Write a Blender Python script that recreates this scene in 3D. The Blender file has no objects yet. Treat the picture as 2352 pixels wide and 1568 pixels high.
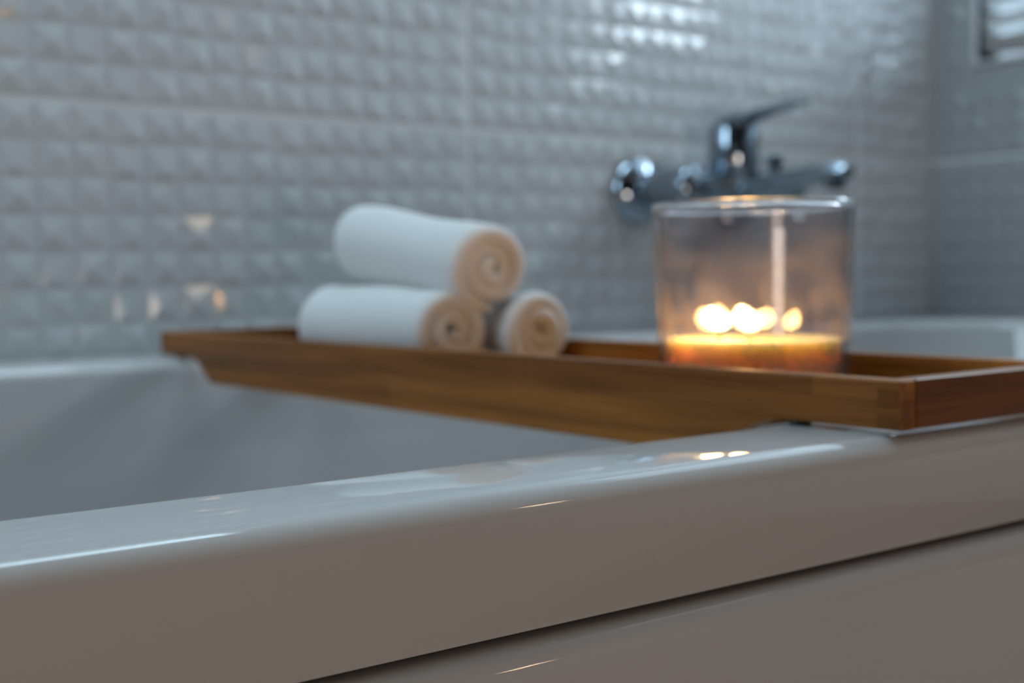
import bpy, bmesh, math, random
from mathutils import Vector, Matrix

random.seed(7)
C = bpy.context.scene.collection
scene = bpy.context.scene
PI = math.pi

# ------------------------------------------------------------------ camera
YAW, PITCH, ROLL, FPX = 0.92775, 0.05104, -0.01461, 2918.2
fwd = Vector((math.cos(YAW) * math.cos(PITCH), math.sin(YAW) * math.cos(PITCH), -math.sin(PITCH)))
rgt = Vector((math.sin(YAW), -math.cos(YAW), 0.0))
upv = rgt.cross(fwd)
r2 = math.cos(ROLL) * rgt + math.sin(ROLL) * upv
u2 = -math.sin(ROLL) * rgt + math.cos(ROLL) * upv
cam_data = bpy.data.cameras.new('camera')
cam = bpy.data.objects.new('camera', cam_data)
C.objects.link(cam)
cam.matrix_world = Matrix(((r2.x, u2.x, -fwd.x, 0), (r2.y, u2.y, -fwd.y, 0), (r2.z, u2.z, -fwd.z, 0), (0, 0, 0, 1)))
cam_data.sensor_width = 36.0
cam_data.lens = FPX / 2352 * 36.0
cam_data.clip_start = 0.01
cam_data.dof.use_dof = True
cam_data.dof.focus_distance = 0.348
cam_data.dof.aperture_fstop = 9.0
cam_data.dof.aperture_blades = 0
scene.camera = cam

# ------------------------------------------------------------------ world, light, exposure
world = bpy.data.worlds.new('world')
scene.world = world
world.use_nodes = True
world.node_tree.nodes['Background'].inputs[0].default_value = (0.55, 0.68, 0.85, 1)
world.node_tree.nodes['Background'].inputs[1].default_value = 0.6

scene.view_settings.view_transform = 'Standard'
scene.view_settings.look = 'None'
scene.view_settings.gamma = 1.0
scene.view_settings.use_curve_mapping = False
scene.view_settings.exposure = 0.22

# room extents (camera at the origin, metres)
XL, XR = -0.52, 1.50
YF, YB = -1.75, 1.035
ZF, ZC = -0.62, 1.80


def area(name, loc, rot, sx, sy, energy, color):
    d = bpy.data.lights.new(name, 'AREA')
    d.shape = 'RECTANGLE'
    d.size, d.size_y = sx, sy
    d.energy = energy
    d.color = color
    o = bpy.data.objects.new(name, d)
    C.objects.link(o)
    o.location = loc
    o.rotation_euler = rot
    return o


# daylight through the two windows (left wall and, above the frame, the wall at the tub's end)
WIN_L = (0.60, 0.99, 0.28, 1.10)     # y0, y1, z0, z1
WIN_R = (0.34, 0.976, 0.53, 0.70)       # clear band of the right window
LOUVRE = (0.10, 0.976, 0.272, 0.50)    # louvred part below it
SKY = (-0.05, 0.95, 0.64, 1.00)      # x0, x1, y0, y1 of the roof light
area('daylight_left', (XL - 0.05, (WIN_L[0] + WIN_L[1]) / 2, (WIN_L[2] + WIN_L[3]) / 2), (0, -PI / 2, 0),
     WIN_L[3] - WIN_L[2], WIN_L[1] - WIN_L[0], 8.5, (0.60, 0.84, 1.0))
area('daylight_right', (XR + 0.09, (WIN_R[0] + WIN_R[1]) / 2, (WIN_R[2] + WIN_R[3]) / 2), (0, PI / 2, 0),
     WIN_R[3] - WIN_R[2], WIN_R[1] - WIN_R[0], 6.0, (0.70, 0.87, 1.0))
# the blind above the bright gap of the right window lets a softer light through
BLIND = (0.30, 0.976, 0.73, 1.50)
area('daylight_blind', (XR + 0.09, (BLIND[0] + BLIND[1]) / 2, (BLIND[2] + BLIND[3]) / 2), (0, PI / 2, 0),
     BLIND[3] - BLIND[2], BLIND[1] - BLIND[0], 2.8, (0.62, 0.85, 1.0))
area('daylight_louvre', (XR + 0.034, (LOUVRE[0] + LOUVRE[1]) / 2, (LOUVRE[2] + LOUVRE[3]) / 2), (0, PI / 2, 0),
     LOUVRE[3] - LOUVRE[2], LOUVRE[1] - LOUVRE[0], 3.8, (0.55, 0.78, 1.0))
area('daylight_top', ((SKY[0] + SKY[1]) / 2, (SKY[2] + SKY[3]) / 2, ZC + 0.06), (0, 0, 0), SKY[1] - SKY[0], SKY[3] - SKY[2], 12.0, (0.58, 0.83, 1.0))
area('warm_front_fill', (-0.24, YF + 0.10, -0.28), (PI / 2, 0, 0), 0.5, 0.5, 7.0, (1.0, 0.83, 0.71))  # added warm fill, low at the front wall, for the tub panel; no lamp there
area('far_lamp_light', (XR - 0.06, -1.10, 0.95), (0, math.radians(62), math.radians(-35)), 0.085, 0.085, 0.42, (1.0, 0.70, 0.42))


# ------------------------------------------------------------------ materials
def new_mat(name):
    m = bpy.data.materials.new(name)
    m.use_nodes = True
    nt = m.node_tree
    return m, nt, nt.nodes['Principled BSDF']


def simple(name, col, rough=0.4, metal=0.0, coat=0.0, noise=0.0, scale=20.0, bump=0.0):
    m, nt, p = new_mat(name)
    p.inputs['Roughness'].default_value = rough
    p.inputs['Metallic'].default_value = metal
    p.inputs['Coat Weight'].default_value = coat
    tc = nt.nodes.new('ShaderNodeTexCoord')
    nz = nt.nodes.new('ShaderNodeTexNoise')
    nz.inputs['Scale'].default_value = scale
    nz.inputs['Detail'].default_value = 4
    nt.links.new(tc.outputs['Object'], nz.inputs['Vector'])
    mx = nt.nodes.new('ShaderNodeMix')
    mx.data_type = 'RGBA'
    mx.inputs['A'].default_value = (*[c * (1 - noise) for c in col], 1)
    mx.inputs['B'].default_value = (*[min(1, c * (1 + noise)) for c in col], 1)
    nt.links.new(nz.outputs['Fac'], mx.inputs['Factor'])
    nt.links.new(mx.outputs['Result'], p.inputs['Base Color'])
    if bump:
        b = nt.nodes.new('ShaderNodeBump')
        b.inputs['Strength'].default_value = bump
        b.inputs['Distance'].default_value = 0.001
        nt.links.new(nz.outputs['Fac'], b.inputs['Height'])
        nt.links.new(b.outputs['Normal'], p.inputs['Normal'])
    return m


def wood(name, axis, dark, light, seed):
    m, nt, p = new_mat(name)
    tc = nt.nodes.new('ShaderNodeTexCoord')
    mp = nt.nodes.new('ShaderNodeMapping')
    sc = [90.0, 90.0, 90.0]
    sc[axis] = 2.6
    mp.inputs['Scale'].default_value = sc
    mp.inputs['Location'].default_value = (seed, seed * 1.7, seed * .6)
    nt.links.new(tc.outputs['Object'], mp.inputs['Vector'])
    nz = nt.nodes.new('ShaderNodeTexNoise')
    nz.inputs['Scale'].default_value = 1.0
    nz.inputs['Detail'].default_value = 6
    nz.inputs['Roughness'].default_value = 0.62
    nz.inputs['Distortion'].default_value = 0.6
    nt.links.new(mp.outputs['Vector'], nz.inputs['Vector'])
    # fine fibres
    mp2 = nt.nodes.new('ShaderNodeMapping')
    sc2 = [900.0, 900.0, 900.0]
    sc2[axis] = 14.0
    mp2.inputs['Scale'].default_value = sc2
    nt.links.new(tc.outputs['Object'], mp2.inputs['Vector'])
    nz2 = nt.nodes.new('ShaderNodeTexNoise')
    nz2.inputs['Scale'].default_value = 1.0
    nz2.inputs['Detail'].default_value = 2
    nt.links.new(mp2.outputs['Vector'], nz2.inputs['Vector'])
    ad = nt.nodes.new('ShaderNodeMath')
    ad.operation = 'MULTIPLY_ADD'
    ad.inputs[1].default_value = 0.30
    nt.links.new(nz2.outputs['Fac'], ad.inputs[0])
    nt.links.new(nz.outputs['Fac'], ad.inputs[2])
    # laminated strips with nodes
    sp = nt.nodes.new('ShaderNodeSeparateXYZ')
    nt.links.new(tc.outputs['Object'], sp.inputs[0])
    cb = nt.nodes.new('ShaderNodeCombineXYZ')
    nt.links.new(sp.outputs[axis], cb.inputs[0])
    nt.links.new(sp.outputs[2], cb.inputs[1])
    br = nt.nodes.new('ShaderNodeTexBrick')
    br.inputs['Color1'].default_value = (0.0, 0.0, 0.0, 1)
    br.inputs['Color2'].default_value = (1.0, 1.0, 1.0, 1)
    br.inputs['Mortar'].default_value = (0.15, 0.15, 0.15, 1)
    br.inputs['Scale'].default_value = 1.0
    br.inputs['Mortar Size'].default_value = 0.0007
    br.inputs['Mortar Smooth'].default_value = 1.0
    br.inputs['Brick Width'].default_value = 0.31
    br.inputs['Row Height'].default_value = 0.0125
    br.offset = 0.37
    nt.links.new(cb.outputs[0], br.inputs['Vector'])
    ad2 = nt.nodes.new('ShaderNodeMath')
    ad2.operation = 'MULTIPLY_ADD'
    ad2.inputs[1].default_value = 0.16
    nt.links.new(br.outputs['Color'], ad2.inputs[0])
    nt.links.new(ad.outputs[0], ad2.inputs[2])
    ad = ad2
    cr = nt.nodes.new('ShaderNodeValToRGB')
    cr.color_ramp.elements[0].position = 0.50
    cr.color_ramp.elements[0].color = (*dark, 1)
    cr.color_ramp.elements[1].position = 0.92
    cr.color_ramp.elements[1].color = (*light, 1)
    nt.links.new(ad.outputs[0], cr.inputs['Fac'])
    nt.links.new(cr.outputs['Color'], p.inputs['Base Color'])
    p.inputs['Roughness'].default_value = 0.42
    p.inputs['Coat Weight'].default_value = 0.10
    p.inputs['Specular IOR Level'].default_value = 0.25
    p.inputs['Coat Roughness'].default_value = 0.16
    b = nt.nodes.new('ShaderNodeBump')
    b.inputs['Strength'].default_value = 0.15
    b.inputs['Distance'].default_value = 0.0006
    nt.links.new(ad.outputs[0], b.inputs['Height'])
    nt.links.new(b.outputs['Normal'], p.inputs['Normal'])
    return m


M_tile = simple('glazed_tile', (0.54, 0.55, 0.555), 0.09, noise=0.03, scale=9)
M_tile_end = simple('shaded_glazed_tile', (0.33, 0.33, 0.33), 0.10, noise=0.03, scale=9)  # same tile, darkened: the end wall's shade is put into its colour
M_grout = simple('pale_grout', (0.76, 0.78, 0.79), 0.25, noise=0.05, scale=60)
M_acrylic = simple('white_acrylic', (0.57, 0.55, 0.535), 0.035, noise=0.015, scale=6)
M_chrome = simple('chrome', (0.30, 0.35, 0.40), 0.06, metal=1.0, noise=0.02)
M_wood_y = wood('bamboo_lengthwise', 1, (0.120, 0.033, 0.002), (0.42, 0.150, 0.021), 1.3)
M_wood_x = wood('bamboo_crosswise', 0, (0.100, 0.028, 0.0025), (0.31, 0.110, 0.017), 4.1)
M_endgrain = simple('bamboo_end_grain', (0.19, 0.070, 0.015), 0.6, noise=0.35, scale=700)
M_endgrain.node_tree.nodes['Principled BSDF'].inputs['Specular IOR Level'].default_value = 0.15
M_rubber = simple('black_rubber', (0.012, 0.016, 0.014), 0.6, noise=0.1, scale=200)
M_towel = simple('white_terry', (0.80, 0.785, 0.77), 0.95, noise=0.05, scale=900, bump=0.9)
M_wick = simple('charred_wick', (0.02, 0.012, 0.008), 0.9, noise=0.3, scale=900)
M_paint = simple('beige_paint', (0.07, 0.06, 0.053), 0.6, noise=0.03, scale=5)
M_ceil = simple('white_paint', (0.62, 0.60, 0.57), 0.7, noise=0.02, scale=5)
M_floor = simple('floor_tile', (0.10, 0.08, 0.07), 0.35, noise=0.15, scale=6)
M_frame = simple('white_window_frame', (0.55, 0.55, 0.54), 0.4, noise=0.02, scale=5)

# wax: translucent cream
M_wax, nt, p = new_mat('cream_wax')
p.inputs['Base Color'].default_value = (0.90, 0.64, 0.28, 1)
p.inputs['Roughness'].default_value = 0.35
p.inputs['Subsurface Weight'].default_value = 1.0
p.inputs['Subsurface Radius'].default_value = (1.0, 0.70, 0.36)
p.inputs['Subsurface Scale'].default_value = 0.022
nz = nt.nodes.new('ShaderNodeTexNoise')
nz.inputs['Scale'].default_value = 60
bp = nt.nodes.new('ShaderNodeBump')
bp.inputs['Strength'].default_value = 0.1
nt.links.new(nz.outputs['Fac'], bp.inputs['Height'])
nt.links.new(bp.outputs['Normal'], p.inputs['Normal'])

# flame
M_flame = bpy.data.materials.new('flame')
M_flame.use_nodes = True
nt = M_flame.node_tree
nt.nodes.clear()
out = nt.nodes.new('ShaderNodeOutputMaterial')
em = nt.nodes.new('ShaderNodeEmission')
em.inputs['Color'].default_value = (1.0, 0.55, 0.17, 1)
em.inputs['Strength'].default_value = 175.0
nt.links.new(em.outputs[0], out.inputs['Surface'])

# thin clear glass with a smoky film: transparent + mirror by fresnel + faint soot
M_glass = bpy.data.materials.new('smoky_clear_glass')
M_glass.use_nodes = True
nt = M_glass.node_tree
nt.nodes.clear()
out = nt.nodes.new('ShaderNodeOutputMaterial')
tr = nt.nodes.new('ShaderNodeBsdfTransparent')
tr.inputs['Color'].default_value = (0.93, 0.915, 0.925, 1)
lwa = nt.nodes.new('ShaderNodeLayerWeight')
lwa.inputs['Blend'].default_value = 0.5
pwa = nt.nodes.new('ShaderNodeMath')
pwa.operation = 'POWER'
pwa.inputs[1].default_value = 4.0
nt.links.new(lwa.outputs['Facing'], pwa.inputs[0])
mxa = nt.nodes.new('ShaderNodeMix')             # longer path through the wall near the silhouette
mxa.data_type = 'RGBA'
mxa.inputs['A'].default_value = (0.90, 0.88, 0.89, 1)
mxa.inputs['B'].default_value = (0.42, 0.42, 0.46, 1)
nt.links.new(pwa.outputs[0], mxa.inputs['Factor'])
nt.links.new(mxa.outputs['Result'], tr.inputs['Color'])
gl = nt.nodes.new('ShaderNodeBsdfGlossy')
gl.inputs['Roughness'].default_value = 0.03
lw = nt.nodes.new('ShaderNodeLayerWeight')      # Schlick, the same from both sides of the thin wall
lw.inputs['Blend'].default_value = 0.5
pw = nt.nodes.new('ShaderNodeMath')
pw.operation = 'POWER'
pw.inputs[1].default_value = 5.0
nt.links.new(lw.outputs['Facing'], pw.inputs[0])
fr = nt.nodes.new('ShaderNodeMath')
fr.operation = 'MULTIPLY_ADD'
fr.inputs[1].default_value = 0.96
fr.inputs[2].default_value = 0.04
nt.links.new(pw.outputs[0], fr.inputs[0])
m1 = nt.nodes.new('ShaderNodeMixShader')
nt.links.new(fr.outputs[0], m1.inputs[0])
nt.links.new(tr.outputs[0], m1.inputs[1])
nt.links.new(gl.outputs[0], m1.inputs[2])
df = nt.nodes.new('ShaderNodeBsdfDiffuse')
df.inputs['Color'].default_value = (0.30, 0.25, 0.25, 1)
tl = nt.nodes.new('ShaderNodeBsdfTranslucent')
tl.inputs['Color'].default_value = (0.45, 0.42, 0.42, 1)
m0 = nt.nodes.new('ShaderNodeMixShader')
m0.inputs[0].default_value = 0.5
nt.links.new(df.outputs[0], m0.inputs[1])
nt.links.new(tl.outputs[0], m0.inputs[2])
rf = nt.nodes.new('ShaderNodeBsdfRefraction')      # misted film: blurs what is behind it
rf.inputs['Roughness'].default_value = 0.42
rf.inputs['IOR'].default_value = 1.12
rf.inputs['Color'].default_value = (0.95, 0.93, 0.92, 1)
mh = nt.nodes.new('ShaderNodeMixShader')
mh.inputs[0].default_value = 0.45
nt.links.new(m0.outputs[0], mh.inputs[1])
nt.links.new(rf.outputs[0], mh.inputs[2])
m0 = mh
tc = nt.nodes.new('ShaderNodeTexCoord')
nz = nt.nodes.new('ShaderNodeTexNoise')
nz.inputs['Scale'].default_value = 55
nz.inputs['Detail'].default_value = 5
nt.links.new(tc.outputs['Object'], nz.inputs['Vector'])
mr = nt.nodes.new('ShaderNodeMapRange')
mr.inputs['From Min'].default_value = 0.35
mr.inputs['From Max'].default_value = 0.68
mr.inputs['To Min'].default_value = 0.01
mr.inputs['To Max'].default_value = 0.42
nt.links.new(nz.outputs['Fac'], mr.inputs['Value'])
sx = nt.nodes.new('ShaderNodeSeparateXYZ')
nt.links.new(tc.outputs['Object'], sx.inputs[0])
hg = nt.nodes.new('ShaderNodeMapRange')          # fogged most near the wax
hg.inputs['From Min'].default_value = 0.030
hg.inputs['From Max'].default_value = 0.085
hg.inputs['To Min'].default_value = 1.0
hg.inputs['To Max'].default_value = 0.15
nt.links.new(sx.outputs['Z'], hg.inputs['Value'])
mu = nt.nodes.new('ShaderNodeMath')
mu.operation = 'MULTIPLY'
nt.links.new(mr.outputs[0], mu.inputs[0])
nt.links.new(hg.outputs[0], mu.inputs[1])
m2 = nt.nodes.new('ShaderNodeMixShader')
nt.links.new(mu.outputs[0], m2.inputs[0])
nt.links.new(m1.outputs[0], m2.inputs[1])
nt.links.new(m0.outputs[0], m2.inputs[2])
nt.links.new(m2.outputs[0], out.inputs['Surface'])


M_rim, nt, p = new_mat('clear_glass')
p.inputs['Base Color'].default_value = (0.97, 0.97, 0.98, 1)
p.inputs['Roughness'].default_value = 0.03
p.inputs['IOR'].default_value = 1.5
p.inputs['Transmission Weight'].default_value = 1.0


# ------------------------------------------------------------------ helpers
def obj(name, bm, mat, parent=None, smooth=False, angle=40):
    me = bpy.data.meshes.new(name)
    bmesh.ops.recalc_face_normals(bm, faces=bm.faces)
    bm.to_mesh(me)
    bm.free()
    me.materials.append(mat)
    o = bpy.data.objects.new(name, me)
    C.objects.link(o)
    if parent:
        o.parent = parent
    if smooth:
        me.shade_smooth()
        me.set_sharp_from_angle(angle=math.radians(angle))
    return o


def add_box(bm, x0, x1, y0, y1, z0, z1, bevel=0.0, seg=2):
    g = bmesh.ops.create_cube(bm, size=1.0)
    vs = g['verts']
    for v in vs:
        v.co = Vector(((x0 + x1) / 2 + v.co.x * (x1 - x0), (y0 + y1) / 2 + v.co.y * (y1 - y0), (z0 + z1) / 2 + v.co.z * (z1 - z0)))
    if bevel:
        es = list({e for v in vs for e in v.link_edges})
        bmesh.ops.bevel(bm, geom=es, offset=bevel, segments=seg, profile=0.5, affect='EDGES')


def box(*a, **k):
    bm = bmesh.new()
    add_box(bm, *a, **k)
    return bm


def loft(bm, loops, close_ends=(False, False), cyclic=True):
    rings = [[bm.verts.new(p) for p in lp] for lp in loops]
    n = len(rings[0])
    for a, b in zip(rings, rings[1:]):
        for i in range(n if cyclic else n - 1):
            j = (i + 1) % n
            bm.faces.new((a[i], a[j], b[j], b[i]))
    if close_ends[0]:
        bm.faces.new(rings[0][::-1])
    if close_ends[1]:
        bm.faces.new(rings[-1])
    return rings


def lathe(profile, origin, axis='Z', n=48, ends=(True, True)):
    """profile: list of (radius, height) along the axis"""
    bm = bmesh.new()
    loops = []
    for r, h in profile:
        lp = []
        for i in range(n):
            a = 2 * PI * i / n
            c, s = r * math.cos(a), r * math.sin(a)
            if axis == 'Z':
                p_ = (c, s, h)
            elif axis == 'Y':
                p_ = (c, h, s)
            else:
                p_ = (h, c, s)
            lp.append(Vector(origin) + Vector(p_))
        loops.append(lp)
    loft(bm, loops, ends)
    return bm


def tube(path, radii, n=24, squash=None):
    """swept closed tube; squash = (side factor, up factor)"""
    bm = bmesh.new()
    loops = []
    P = [Vector(p_) for p_ in path]
    for i, p_ in enumerate(P):
        t = (P[min(i + 1, len(P) - 1)] - P[max(i - 1, 0)]).normalized()
        side = t.cross(Vector((0, 0, 1)))
        if side.length < 1e-4:
            side = Vector((1, 0, 0))
        side.normalize()
        up = side.cross(t)
        rr = radii[i]
        a_, b_ = (rr, rr) if not isinstance(rr, tuple) else rr
        loops.append([p_ + side * (a_ * math.cos(2 * PI * k / n)) + up * (b_ * math.sin(2 * PI * k / n)) for k in range(n)])
    loft(bm, loops, (True, True))
    return bm


def thing(name, label, cat, loc, group=None):
    o = bpy.data.objects.new(name, None)
    o.empty_display_size = 0.05
    C.objects.link(o)
    o.location = loc
    o['label'] = label
    o['category'] = cat
    if group:
        o['group'] = group
    return o


def part(name, bm, mat, parent, smooth=False, angle=40):
    """mesh built in world space, stored relative to the thing's base"""
    base = Vector((0, 0, 0))
    q = parent
    while q:
        base += q.location
        q = q.parent
    bmesh.ops.translate(bm, verts=bm.verts, vec=-base)
    return obj(name, bm, mat, parent, smooth, angle)


def struct(o):
    o['kind'] = 'structure'
    return o


def in_view(pt, margin=60):
    v = Vector(pt)
    z = v.dot(fwd)
    if z < 0.05:
        return None
    x = 1176 + FPX * v.dot(r2) / z
    y = 784 - FPX * v.dot(u2) / z
    if -margin < x < 2352 + margin and -margin < y < 1568 + margin:
        return z
    return None


# ------------------------------------------------------------------ room shell
struct(obj('floor', box(XL - .1, XR + .1, YF - .1, YB + .1, ZF - .1, ZF), M_floor))
bm = bmesh.new()
add_box(bm, XL - .1, SKY[0], YF - .1, YB + .1, ZC, ZC + .1)
add_box(bm, SKY[1], XR + .1, YF - .1, YB + .1, ZC, ZC + .1)
add_box(bm, SKY[0], SKY[1], YF - .1, SKY[2], ZC, ZC + .1)
add_box(bm, SKY[0], SKY[1], SKY[3], YB + .1, ZC, ZC + .1)
struct(obj('ceiling', bm, M_ceil))
struct(obj('wall_front', box(XL - .1, XR + .1, YF - .1, YF, ZF, ZC), M_paint))

# left wall with the window opening
y0, y1, z0, z1 = WIN_L
bm = bmesh.new()
add_box(bm, XL - .1, XL, YF, y0, ZF, ZC)
add_box(bm, XL - .1, XL, y1, YB, ZF, ZC)
add_box(bm, XL - .1, XL, y0, y1, ZF, z0)
add_box(bm, XL - .1, XL, y0, y1, z1, ZC)
struct(obj('wall_left', bm, M_paint))
bm = bmesh.new()
for a in (y0, y1 - .05, (y0 + y1) / 2 - .03):
    add_box(bm, XL - .03, XL + .005, a, a + .05, z0, z1, .004)
for a in (z0, z1 - .05, z0 + .62):
    add_box(bm, XL - .03, XL + .004, y0, y1, a, a + .05, .004)
struct(obj('window_1', bm, M_frame))

# tiled walls: large tiles, each pressed with a grid of small off-centre pyramids
P_ = 0.03
TX, TZ = 20, 10                      # squares per tile
ORG_X, ORG_Z = 0.7255, 0.1461        # a corner of the tile grid
JOINT = 0.0048
cell_meshes = {M_tile.name: [], M_tile_end.name: []}
for k in range(24):
    bm = bmesh.new()
    h = 0.0150 - 0.0004
    ax = random.uniform(-0.55, 0.62) * h
    az = random.uniform(-0.60, 0.45) * h
    ht = random.uniform(0.0022, 0.0035)
    b4 = [bm.verts.new((sx * h, 0, sz * h)) for sx, sz in ((-1, -1), (1, -1), (1, 1), (-1, 1))]
    f4 = [bm.verts.new((v.co.x, -0.0006, v.co.z)) for v in b4]
    ap = bm.verts.new((ax, -ht, az))
    for i in range(4):
        j = (i + 1) % 4
        bm.faces.new((b4[i], b4[j], f4[j], f4[i]))
        bm.faces.new((f4[i], f4[j], ap))
    me = bpy.data.meshes.new('tile_square')
    bmesh.ops.recalc_face_normals(bm, faces=bm.faces)
    bm.to_mesh(me)
    bm.free()
    me.materials.append(M_tile)
    cell_meshes[M_tile.name].append(me)
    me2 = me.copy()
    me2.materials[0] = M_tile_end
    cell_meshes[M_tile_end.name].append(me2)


def tiled_wall(wall, to_world, u_range, z_range, u_org, rotz, limit, mat, holes=()):
    """to_world(u, depth, z): depth positive into the wall"""
    tiles, cells = [], []
    i0 = math.floor((u_range[0] - u_org) / (TX * P_))
    i1 = math.ceil((u_range[1] - u_org) / (TX * P_))
    j0 = math.floor((z_range[0] - ORG_Z) / (TZ * P_))
    j1 = math.ceil((z_range[1] - ORG_Z) / (TZ * P_))
    for i in range(i0, i1):
        for j in range(j0, j1):
            ua, ub = u_org + i * TX * P_ + JOINT / 2, u_org + (i + 1) * TX * P_ - JOINT / 2
            za, zb = ORG_Z + j * TZ * P_ + JOINT / 2, ORG_Z + (j + 1) * TZ * P_ - JOINT / 2
            ua, ub = max(ua, u_range[0]), min(ub, u_range[1])
            za, zb = max(za, z_range[0]), min(zb, z_range[1])
            if ub - ua < .004 or zb - za < .004:
                continue
            if any(ua >= h[0] - .3 and ub <= h[1] + .3 and za >= h[2] - .01 and zb <= h[3] + .01 for h in holes):
                continue
            bm = bmesh.new()
            c = [to_world(u, d, z) for u, d, z in ((ua, 0, za), (ub, 0, za), (ub, 0, zb), (ua, 0, zb),
                                                   (ua, .004, za), (ub, .004, za), (ub, .004, zb), (ua, .004, zb))]
            v = [bm.verts.new(q) for q in c]
            for f in ((0, 1, 2, 3), (4, 5, 6, 7), (0, 1, 5, 4), (1, 2, 6, 5), (2, 3, 7, 6), (3, 0, 4, 7)):
                bm.faces.new([v[q] for q in f])
            t = obj('tile', bm, mat, wall)
            mine = []
            pu, pz = (TX * P_ - JOINT) / TX, (TZ * P_ - JOINT) / TZ
            for a in range(TX):
                for b in range(TZ):
                    u = u_org + i * TX * P_ + JOINT / 2 + (a + .5) * pu
                    z = ORG_Z + j * TZ * P_ + JOINT / 2 + (b + .5) * pz
                    if u - .015 < u_range[0] or u + .015 > u_range[1] or z - .015 < z_range[0] or z + .015 > z_range[1]:
                        continue
                    d = in_view(to_world(u, 0, z))
                    cells.append((d if d else 99, u, z, t))
    cells.sort(key=lambda c: c[0])
    rest = {}
    for n, (d, u, z, t) in enumerate(cells):
        me = random.choice(cell_meshes[mat.name])
        if n < limit and d < 90:
            o = bpy.data.objects.new('tile_square', me)
            C.objects.link(o)
            o.parent = t
            o.location = to_world(u, 0, z)
            o.rotation_euler = (0, 0, rotz)
        else:
            rest.setdefault(t.name, (t, []))[1].append((me, Matrix.Translation(to_world(u, 0, z)) @ Matrix.Rotation(rotz, 4, 'Z')))
    for t, lst in rest.values():
        bm = bmesh.new()
        for me, mx in lst:
            tmp = bmesh.new()
            tmp.from_mesh(me)
            tmp.transform(mx)
            vm = [bm.verts.new(v.co) for v in tmp.verts]
            for f in tmp.faces:
                bm.faces.new([vm[v.index] for v in f.verts])
            tmp.free()
        o = obj('tile_relief', bm, mat, t)
        o['kind'] = 'stuff'


wall_back = struct(obj('wall_back', box(XL - .1, XR + .1, YB + .0003, YB + .1, ZF, ZC), M_grout))
tiled_wall(wall_back, lambda u, d, z: Vector((u, YB + d, z)), (-0.47, XR), (-0.155, 1.35), ORG_X, 0.0, 300, M_tile)

y0, y1, z0, z1 = LOUVRE
bm = bmesh.new()
xa, xb = XR + .0009, XR + .1
add_box(bm, xa, xb, YF, y0, ZF, ZC)
add_box(bm, xa, xb, y1, YB, ZF, ZC)
add_box(bm, xa, xb, y0, y1, ZF, z0)
add_box(bm, xa, xb, y0, WIN_R[0], z1, WIN_R[3])
add_box(bm, xa, xb, y0, BLIND[0], WIN_R[3], BLIND[3])
add_box(bm, xa, xb, y0, y1, BLIND[3], ZC)
wall_right = struct(obj('wall_right', bm, M_grout))
# u runs along -Y on this wall: full tiles below the sill, a narrow strip beside the window
TOP = ORG_Z + 4 * P_
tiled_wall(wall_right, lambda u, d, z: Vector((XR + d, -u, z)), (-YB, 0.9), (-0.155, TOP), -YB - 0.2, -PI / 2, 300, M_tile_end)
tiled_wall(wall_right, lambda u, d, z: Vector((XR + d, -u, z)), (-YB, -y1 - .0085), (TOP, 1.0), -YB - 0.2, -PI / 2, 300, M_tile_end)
bm = bmesh.new()
add_box(bm, XR - .002, XR + .05, y0 - .010, y0, z0 - .004, z1, .002)
add_box(bm, XR - .002, XR + .05, y1, y1 + .008, z0 - .004, z1, .002)
add_box(bm, XR - .004, XR + .05, y0 - .010, y1 + .008, z0 - .0055, z0, .002)
add_box(bm, XR - .004, XR + .05, y0 - .010, y1 + .008, z1, z1 + .03, .002)
win2 = struct(obj('window_2', bm, M_frame))
for k in range(8):                                   # louvre slats
    zc = 0.292 + .028 * k
    bm = box(-.0125, .0125, y0 + .001, y1 - .001, -.0006, .0006)
    bmesh.ops.rotate(bm, verts=bm.verts, cent=(0, 0, 0), matrix=Matrix.Rotation(math.radians(58), 3, 'Y'))
    bmesh.ops.translate(bm, verts=bm.verts, vec=(XR + .014, 0, zc))
    obj('slat', bm, M_frame, win2)

# ------------------------------------------------------------------ bathtub
ZR, ZLIP = -0.0597, -0.1000
TY0, TY1 = 0.2811, YB - .0045
TX0, TX1 = -0.27, XR - .0045


def rrect(x0, x1, y0, y1, r, z, n=10):
    pts = []
    for cx, cy, a0 in ((x1 - r, y1 - r, 0), (x0 + r, y1 - r, 90), (x0 + r, y0 + r, 180), (x1 - r, y0 + r, 270)):
        for k in range(n + 1):
            a = math.radians(a0 + 90 * k / n)
            pts.append(Vector((cx + r * math.cos(a), cy + r * math.sin(a), z)))
    return pts


tub = thing('bathtub', 'white acrylic bathtub with a wide rounded rim and front panel, set against the tiled wall', 'bathtub', ((TX0 + TX1) / 2, (TY0 + TY1) / 2, ZF))
loops = []
RO, RI = 0.0085, 0.012
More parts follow.
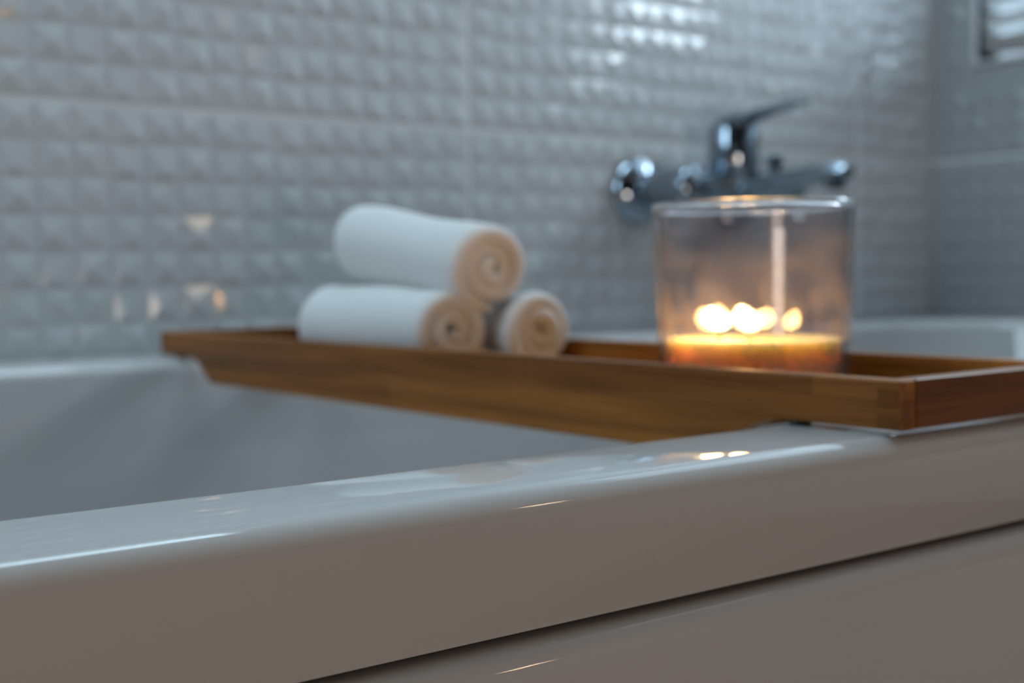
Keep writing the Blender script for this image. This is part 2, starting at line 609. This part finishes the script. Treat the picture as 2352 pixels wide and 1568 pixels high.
# outside lip: underside, outer face, rounded top edge
loops.append(rrect(TX0 + .009, TX1 - .009, TY0 + .009, TY1 - .009, .012, ZLIP + .004))
loops.append(rrect(TX0 + .008, TX1 - .008, TY0 + .008, TY1 - .008, .012, ZLIP))
loops.append(rrect(TX0 + .0004, TX1 - .0004, TY0 + .0004, TY1 - .0004, .018, ZLIP))
loops.append(rrect(TX0, TX1, TY0, TY1, .018, ZLIP + .0004))
for k in range(9):
    a = math.radians(90 * k / 8)
    o_ = RO * (1 - math.cos(a))
    loops.append(rrect(TX0 + o_, TX1 - o_, TY0 + o_, TY1 - o_, .018, ZR - RO + RO * math.sin(a)))
IX0, IX1, IY0, IY1 = -0.17, 1.40, 0.3315, 0.945
loops.append(rrect(TX0 + .03, TX1 - .03, TY0 + .03, TY1 - .03, .03, ZR))
for k in range(9):
    a = math.radians(84 * k / 8)
    o_ = RI * math.sin(a)
    loops.append(rrect(IX0 + o_, IX1 - o_, IY0 + o_, IY1 - o_, .13, ZR - RI * (1 - math.cos(a))))
for t_, zz in ((.018, -.08), (.040, -.22), (.060, -.36), (.085, -.43), (.13, -.462), (.2, -.47)):
    loops.append(rrect(IX0 + t_, IX1 - t_, IY0 + t_, IY1 - t_, .13, ZR + zz + .0))
bm = bmesh.new()
loft(bm, loops, (False, True))
part('basin', bm, M_acrylic, tub, True, 50)
# front panel, its top edge rounded and tucked under the lip
PY, PR = TY0 - .0060, .0100
PT = ZLIP - .0030
prof = [(PY + .03, PT)]
for k in range(9):
    a = math.radians(90 - 90 * k / 8)
    prof.append((PY + PR - PR * math.cos(a), PT - PR + PR * math.sin(a)))
prof += [(PY, ZF + .002), (PY + .03, ZF + .002)]
bm = bmesh.new()
loft(bm, [[Vector((x, y, z)) for y, z in prof] for x in (TX0 + .004, TX1 - .004)], (True, True))
part('front_panel', bm, M_acrylic, tub, True, 50)

# ------------------------------------------------------------------ bath tray
X0, X1 = 0.3839, 0.3839 + 0.1306
TYN, TYF = 0.2805, 0.9805
ZT, HT, DT = -0.0395, 0.0182, 0.0364
BT = 0.0095
tray = thing('bath_tray', 'brown bamboo bath tray laid across the tub, holding towels and a candle', 'tray', ((X0 + X1) / 2, (TYN + TYF) / 2, ZR))


def side_board(xa, xb):
    pr = [(TYN, ZT - .0006), (TYN + .0006, ZT), (TYF - .0006, ZT), (TYF, ZT - .0006), (TYF, ZT - HT)]
    pr += [(TYF - .058, ZT - HT), (TYF - .066, ZT - HT - .0012), (TYF - .074, ZT - HT - .005), (TYF - .090, ZT - DT + .002), (TYF - .095, ZT - DT)]
    pr += [(TYN + .095, ZT - DT), (TYN + .090, ZT - DT + .002), (TYN + .074, ZT - HT - .005), (TYN + .066, ZT - HT - .0012), (TYN + .058, ZT - HT), (TYN, ZT - HT)]
    bm = bmesh.new()
    loft(bm, [[Vector((x, y, z)) for y, z in pr] for x in (xa, xb)], (True, True))
    es = [e for e in bm.edges if abs(e.verts[0].co.x - e.verts[1].co.x) < 1e-6]
    bmesh.ops.bevel(bm, geom=es, offset=.0007, segments=1, affect='EDGES')
    return bm


sb1 = part('side_board', side_board(X0, X0 + BT), M_wood_y, tray)
sb2 = part('side_board', side_board(X1 - BT, X1), M_wood_y, tray)
for ya, yb in ((TYN, TYN + BT), (TYF - BT, TYF)):
    e = part('end_board', box(X0 + BT + .0002, X1 - BT - .0002, ya, yb, ZT - HT, ZT, bevel=.0007), M_wood_x, tray)
# fingers of the end boards showing as end grain through the side boards
for ya, yb in ((TYN, TYN + BT), (TYF - BT, TYF)):
    for xa, xb, sb in ((X0 - .0002, X0 + .003, sb1), (X1 - .003, X1 + .0002, sb2)):
        for za, zb in ((ZT - .0098, ZT - .0032), (ZT - HT + .0004, ZT - HT + .0052)):
            part('end_grain_finger', box(xa, xb, ya + .0006, yb, za, zb), M_endgrain, sb)
# floor slats between the side boards, on two bearers
ZS = -0.0625
ns = 16
ya, yb = TYN + .100, TYF - .100
for k in range(ns):
    c = ya + (yb - ya) * (k + .5) / ns
    part('slat', box(X0 + BT + .0002, X1 - BT - .0002, c - .0125, c + .0125, ZS - .006, ZS, bevel=.001, seg=1), M_wood_x, tray)
for xa in (X0 + BT + .002, X1 - BT - .012):
    part('bearer', box(xa, xa + .010, ya, yb, ZS - .0125, ZS - .0062), M_wood_y, tray)
for x in (X0 + BT / 2, X1 - BT / 2):
    for y in (TYN + .050, TYF - .030):
        part('rubber_foot', lathe([(.0042, ZR + .0001), (.0046, ZR + .0006), (.0042, ZT - HT + .0001)], (x, y, 0), n=20), M_rubber, tray, True)


# ------------------------------------------------------------------ rolled towels
def towel(name, label, near, far, rn, rf, turns, phase, squash=1.0):
    """rolled strip of terry cloth; near/far = axis ends (Vector), rn/rf = radii"""
    t = thing(name, label, 'towel', Vector(((near.x + far.x) / 2, (near.y + far.y) / 2, min(near.z - rn, far.z - rf))), 'rolled white towels on the bath tray')
    npt = int(26 * turns)
    r_in = 0.10
    pts = []
    pitch = (1.0 - r_in) / turns
    for k in range(npt + 1):
        th = phase + 2 * PI * turns * k / npt
        rr = r_in + (1.0 - r_in) * k / npt
        pts.append((rr * math.cos(th), rr * math.sin(th), th))
    half = pitch * 0.498
    ls = (0.0, .012, .035, .075, .14, .25, .4, .55, .7, .82, .9, .955, .985, 1.0)
    bm = bmesh.new()
    loops = []
    for s in ls:
        d_end = min(s, 1 - s) * (far - near).length
        ease = 1.0 if d_end > .006 else math.sqrt(max(0.0, 1 - (1 - d_end / .006) ** 2))
        hw = half * (0.25 + 0.75 * ease)
        R = rn + (rf - rn) * s
        R += .0010 * math.sin(s * 9 + phase)
        ctr = near.lerp(far, s)
        o_, i_ = [], []
        for k, (x, z, th) in enumerate(pts):
            n = Vector((math.cos(th), 0, math.sin(th)))
            wob = 1 + .025 * math.sin(2 * th + 3 * s + phase)
            # layers step in and out a little at the roll's ends
            dy = (.0022 * math.sin(th * .7 + phase * 3)) * (1 - s) * (1 if s < .3 else 0)
            base = Vector((x * wob, 0, z * wob * squash))
            w = hw
            if k < 2 or k > npt - 2:
                w = hw * .6
            lim = R * .985
            o_.append(ctr + (base * (1 - half) + n * w) * R + Vector((0, dy, 0)))
            i_.append(ctr + (base * (1 - half) - n * w) * R + Vector((0, dy, 0)))
        loops.append(o_ + i_[::-1])
    rings = loft(bm, loops)
    # end caps as strips between the two faces of the cloth
    m = npt + 1
    for ring in (rings[0], rings[-1]):
        for k in range(m - 1):
            a, b = ring[k], ring[k + 1]
            c, d = ring[2 * m - 2 - k], ring[2 * m - 1 - k]
            bm.faces.new((a, b, c, d))
    part('terry_roll', bm, M_towel, t, True, 180)
    return t


N, F = 0.622, 0.762
towel('rolled_towel', 'rolled white towel lying on top of the other two', Vector((.451, N - .003, .0055)), Vector((.447, F + .002, .0255)), .0295, .0295, 2.6, -PI / 2 - 2 * PI * 2.6, 1.0)
towel('rolled_towel', 'rolled white towel at bottom left of the stack, longest side in view', Vector((.4268, N + .002, ZS + .0306)), Vector((.4275, F + .016, ZS + .0330)), .0306, .0327, 2.4, -.5 - 2 * PI * 2.4)
towel('rolled_towel', 'rolled white towel at bottom right of the stack, nearest the candle', Vector((.4812, N - .012, ZS + .0284)), Vector((.4790, F + .000, ZS + .0262)), .0284, .0258, 2.3, -2.2 - 2 * PI * 2.3)

# ------------------------------------------------------------------ candle in a glass
CX, CY = 0.449, 0.410
candle = thing('candle', 'lit candle in a clear smoky glass jar, standing on the bamboo tray', 'candle', (CX, CY, ZS))
ZG0, ZG1 = ZS + .0003, 0.0305
ro = lambda z: .0432 + (.0470 - .0432) * (z - ZG0) / (ZG1 - ZG0)
W = .0034
prof = [(.001, ZG0), (.036, ZG0), (.0405, ZG0 + .0008), (.0430, ZG0 + .004)]
for k in range(1, 9):
    z = ZG0 + .004 + (ZG1 - .0016 - ZG0 - .004) * k / 8
    prof.append((ro(z), z))
for k in range(1, 6):
    a = PI * k / 6
    prof.append((ro(ZG1) - W / 2 + W / 2 * math.cos(a), ZG1 - .0014 + .0014 * math.sin(a)))
for k in range(8, -1, -1):
    z = ZG0 + .008 + (ZG1 - .0016 - ZG0 - .008) * k / 8
    prof.append((ro(z) - W, z))
prof += [(.034, ZG0 + .0055), (.001, ZG0 + .005)]
rim = [(ro(ZG1) - W / 2 + .0017 * math.cos(2 * PI * k / 14), ZG1 + .0006 + .0017 * math.sin(2 * PI * k / 14)) for k in range(15)]
bm = lathe(rim, (CX, CY, 0), n=96, ends=(False, False))
bmesh.ops.remove_doubles(bm, verts=bm.verts, dist=1e-6)
part('jar_rim', bm, M_rim, candle, True, 180)
part('glass_jar', lathe(prof, (CX, CY, 0), n=96), M_glass, candle, True, 60)
ZW = -0.0315
rw = lambda z: ro(z) - W - .0006
prof = [(.001, ZG0 + .0075), (.034, ZG0 + .008), (rw(ZG0 + .012) - .0002, ZG0 + .013), (rw(ZW), ZW + .0012), (rw(ZW) - .0015, ZW + .0004), (.030, ZW - .0006), (.012, ZW - .0012), (.001, ZW - .0012)]
part('wax', lathe(prof, (CX, CY, 0), n=72), M_wax, candle, True, 60)


def flame(x, y, z, h, r, lean):
    prof = [(.0003, 0), (.55, .06), (.9, .2), (1.0, .38), (.93, .56), (.72, .74), (.40, .9), (.02, 1.0)]
    bm = bmesh.new()
    loops = []
    for rr, hh in prof:
        off = Vector(lean) * (hh ** 1.5) * h
        loops.append([Vector((x + rr * r * math.cos(2 * PI * k / 20), y + rr * r * math.sin(2 * PI * k / 20), z + hh * h)) + off for k in range(20)])
    loft(bm, loops, (True, True))
    return bm


# two wicks side by side (along the view's horizontal) and a third, further back
for (wx, wy, h, r, lean) in ((CX - .004, CY + .018, .0105, .0052, (-.15, .35, 0)), (CX + .002, CY + .004, .0110, .0054, (-.15, .35, 0))):
    part('wick', tube([(wx, wy, ZW - .003), (wx, wy, ZW + .003), (wx + .0008, wy - .0006, ZW + .0052)], [.0011, .0010, .0007], n=10), M_wick, candle, True)
    part('flame', flame(wx, wy, ZW + .0048, h, r, lean), M_flame, candle, True, 180)

# ------------------------------------------------------------------ bath mixer tap
FX, FY, FZ = 1.022, 0.957, 0.090
tap = thing('bath_mixer_tap', 'chrome wall-mounted bath mixer tap with raised lever and spout on the tiled wall', 'faucet', (FX, YB - .0045, FZ))
for dx in (-.075, .075):
    c = (FX + dx, 0, FZ)
    part('wall_flange', lathe([(.037, YB - .0034), (.037, YB - .007), (.033, YB - .013), (.022, YB - .018), (.0185, YB - .020)], c, 'Y', 40), M_chrome, tap, True, 50)
    part('inlet_nut', lathe([(.0165, YB - .019), (.0165, YB - .045), (.0215, YB - .047), (.0225, YB - .052), (.0225, FY - .012), (.0200, FY - .017), (.012, FY - .020)], c, 'Y', 32), M_chrome, tap, True, 50)
part('tap_body', lathe([(.010, FX - .080), (.0165, FX - .074), (.0185, FX - .066), (.0185, FX - .030), (.0225, FX - .024), (.0225, FX + .024), (.0185, FX + .030), (.0185, FX + .066), (.0165, FX + .074), (.010, FX + .080)], (0, FY, FZ), 'X', 32), M_chrome, tap, True, 50)
part('cartridge_housing', lathe([(.023, FZ + .010), (.0275, FZ + .018), (.0275, FZ + .041), (.0262, FZ + .0425), (.0275, FZ + .044), (.0275, FZ + .064), (.025, FZ + .070), (.016, FZ + .073)], (FX - .003, FY, 0), 'Z', 40), M_chrome, tap, True, 40)
part('lever', tube([(FX - .002, FY + .018, FZ + .070), (FX - .002, FY, FZ + .073), (FX, FY - .03, FZ + .0765), (FX, FY - .06, FZ + .081), (FX, FY - .085, FZ + .0835), (FX, FY - .098, FZ + .0835)],
                   [(.016, .004), (.023, .0075), (.016, .0065), (.011, .005), (.008, .0042), (.004, .002)], n=20), M_chrome, tap, True, 60)
part('spout', tube([(FX, FY - .010, FZ - .002), (FX, FY - .035, FZ + .000), (FX, FY - .075, FZ + .004), (FX, FY - .115, FZ + .009), (FX, FY - .140, FZ + .010), (FX, FY - .150, FZ + .008)],
                   [(.021, .017), (.018, .0145), (.016, .0125), (.015, .011), (.0145, .0105), (.010, .008)], n=24), M_chrome, tap, True, 60)
part('aerator', lathe([(.0105, FZ - .008), (.0105, FZ + .002)], (FX, FY - .134, 0), 'Z', 24), M_chrome, tap, True, 40)
part('diverter_knob', lathe([(.006, FZ + .010), (.006, FZ + .020), (.0095, FZ + .021), (.0095, FZ + .031), (.007, FZ + .033)], (FX, FY - .055, 0), 'Z', 24), M_chrome, tap, True, 40)
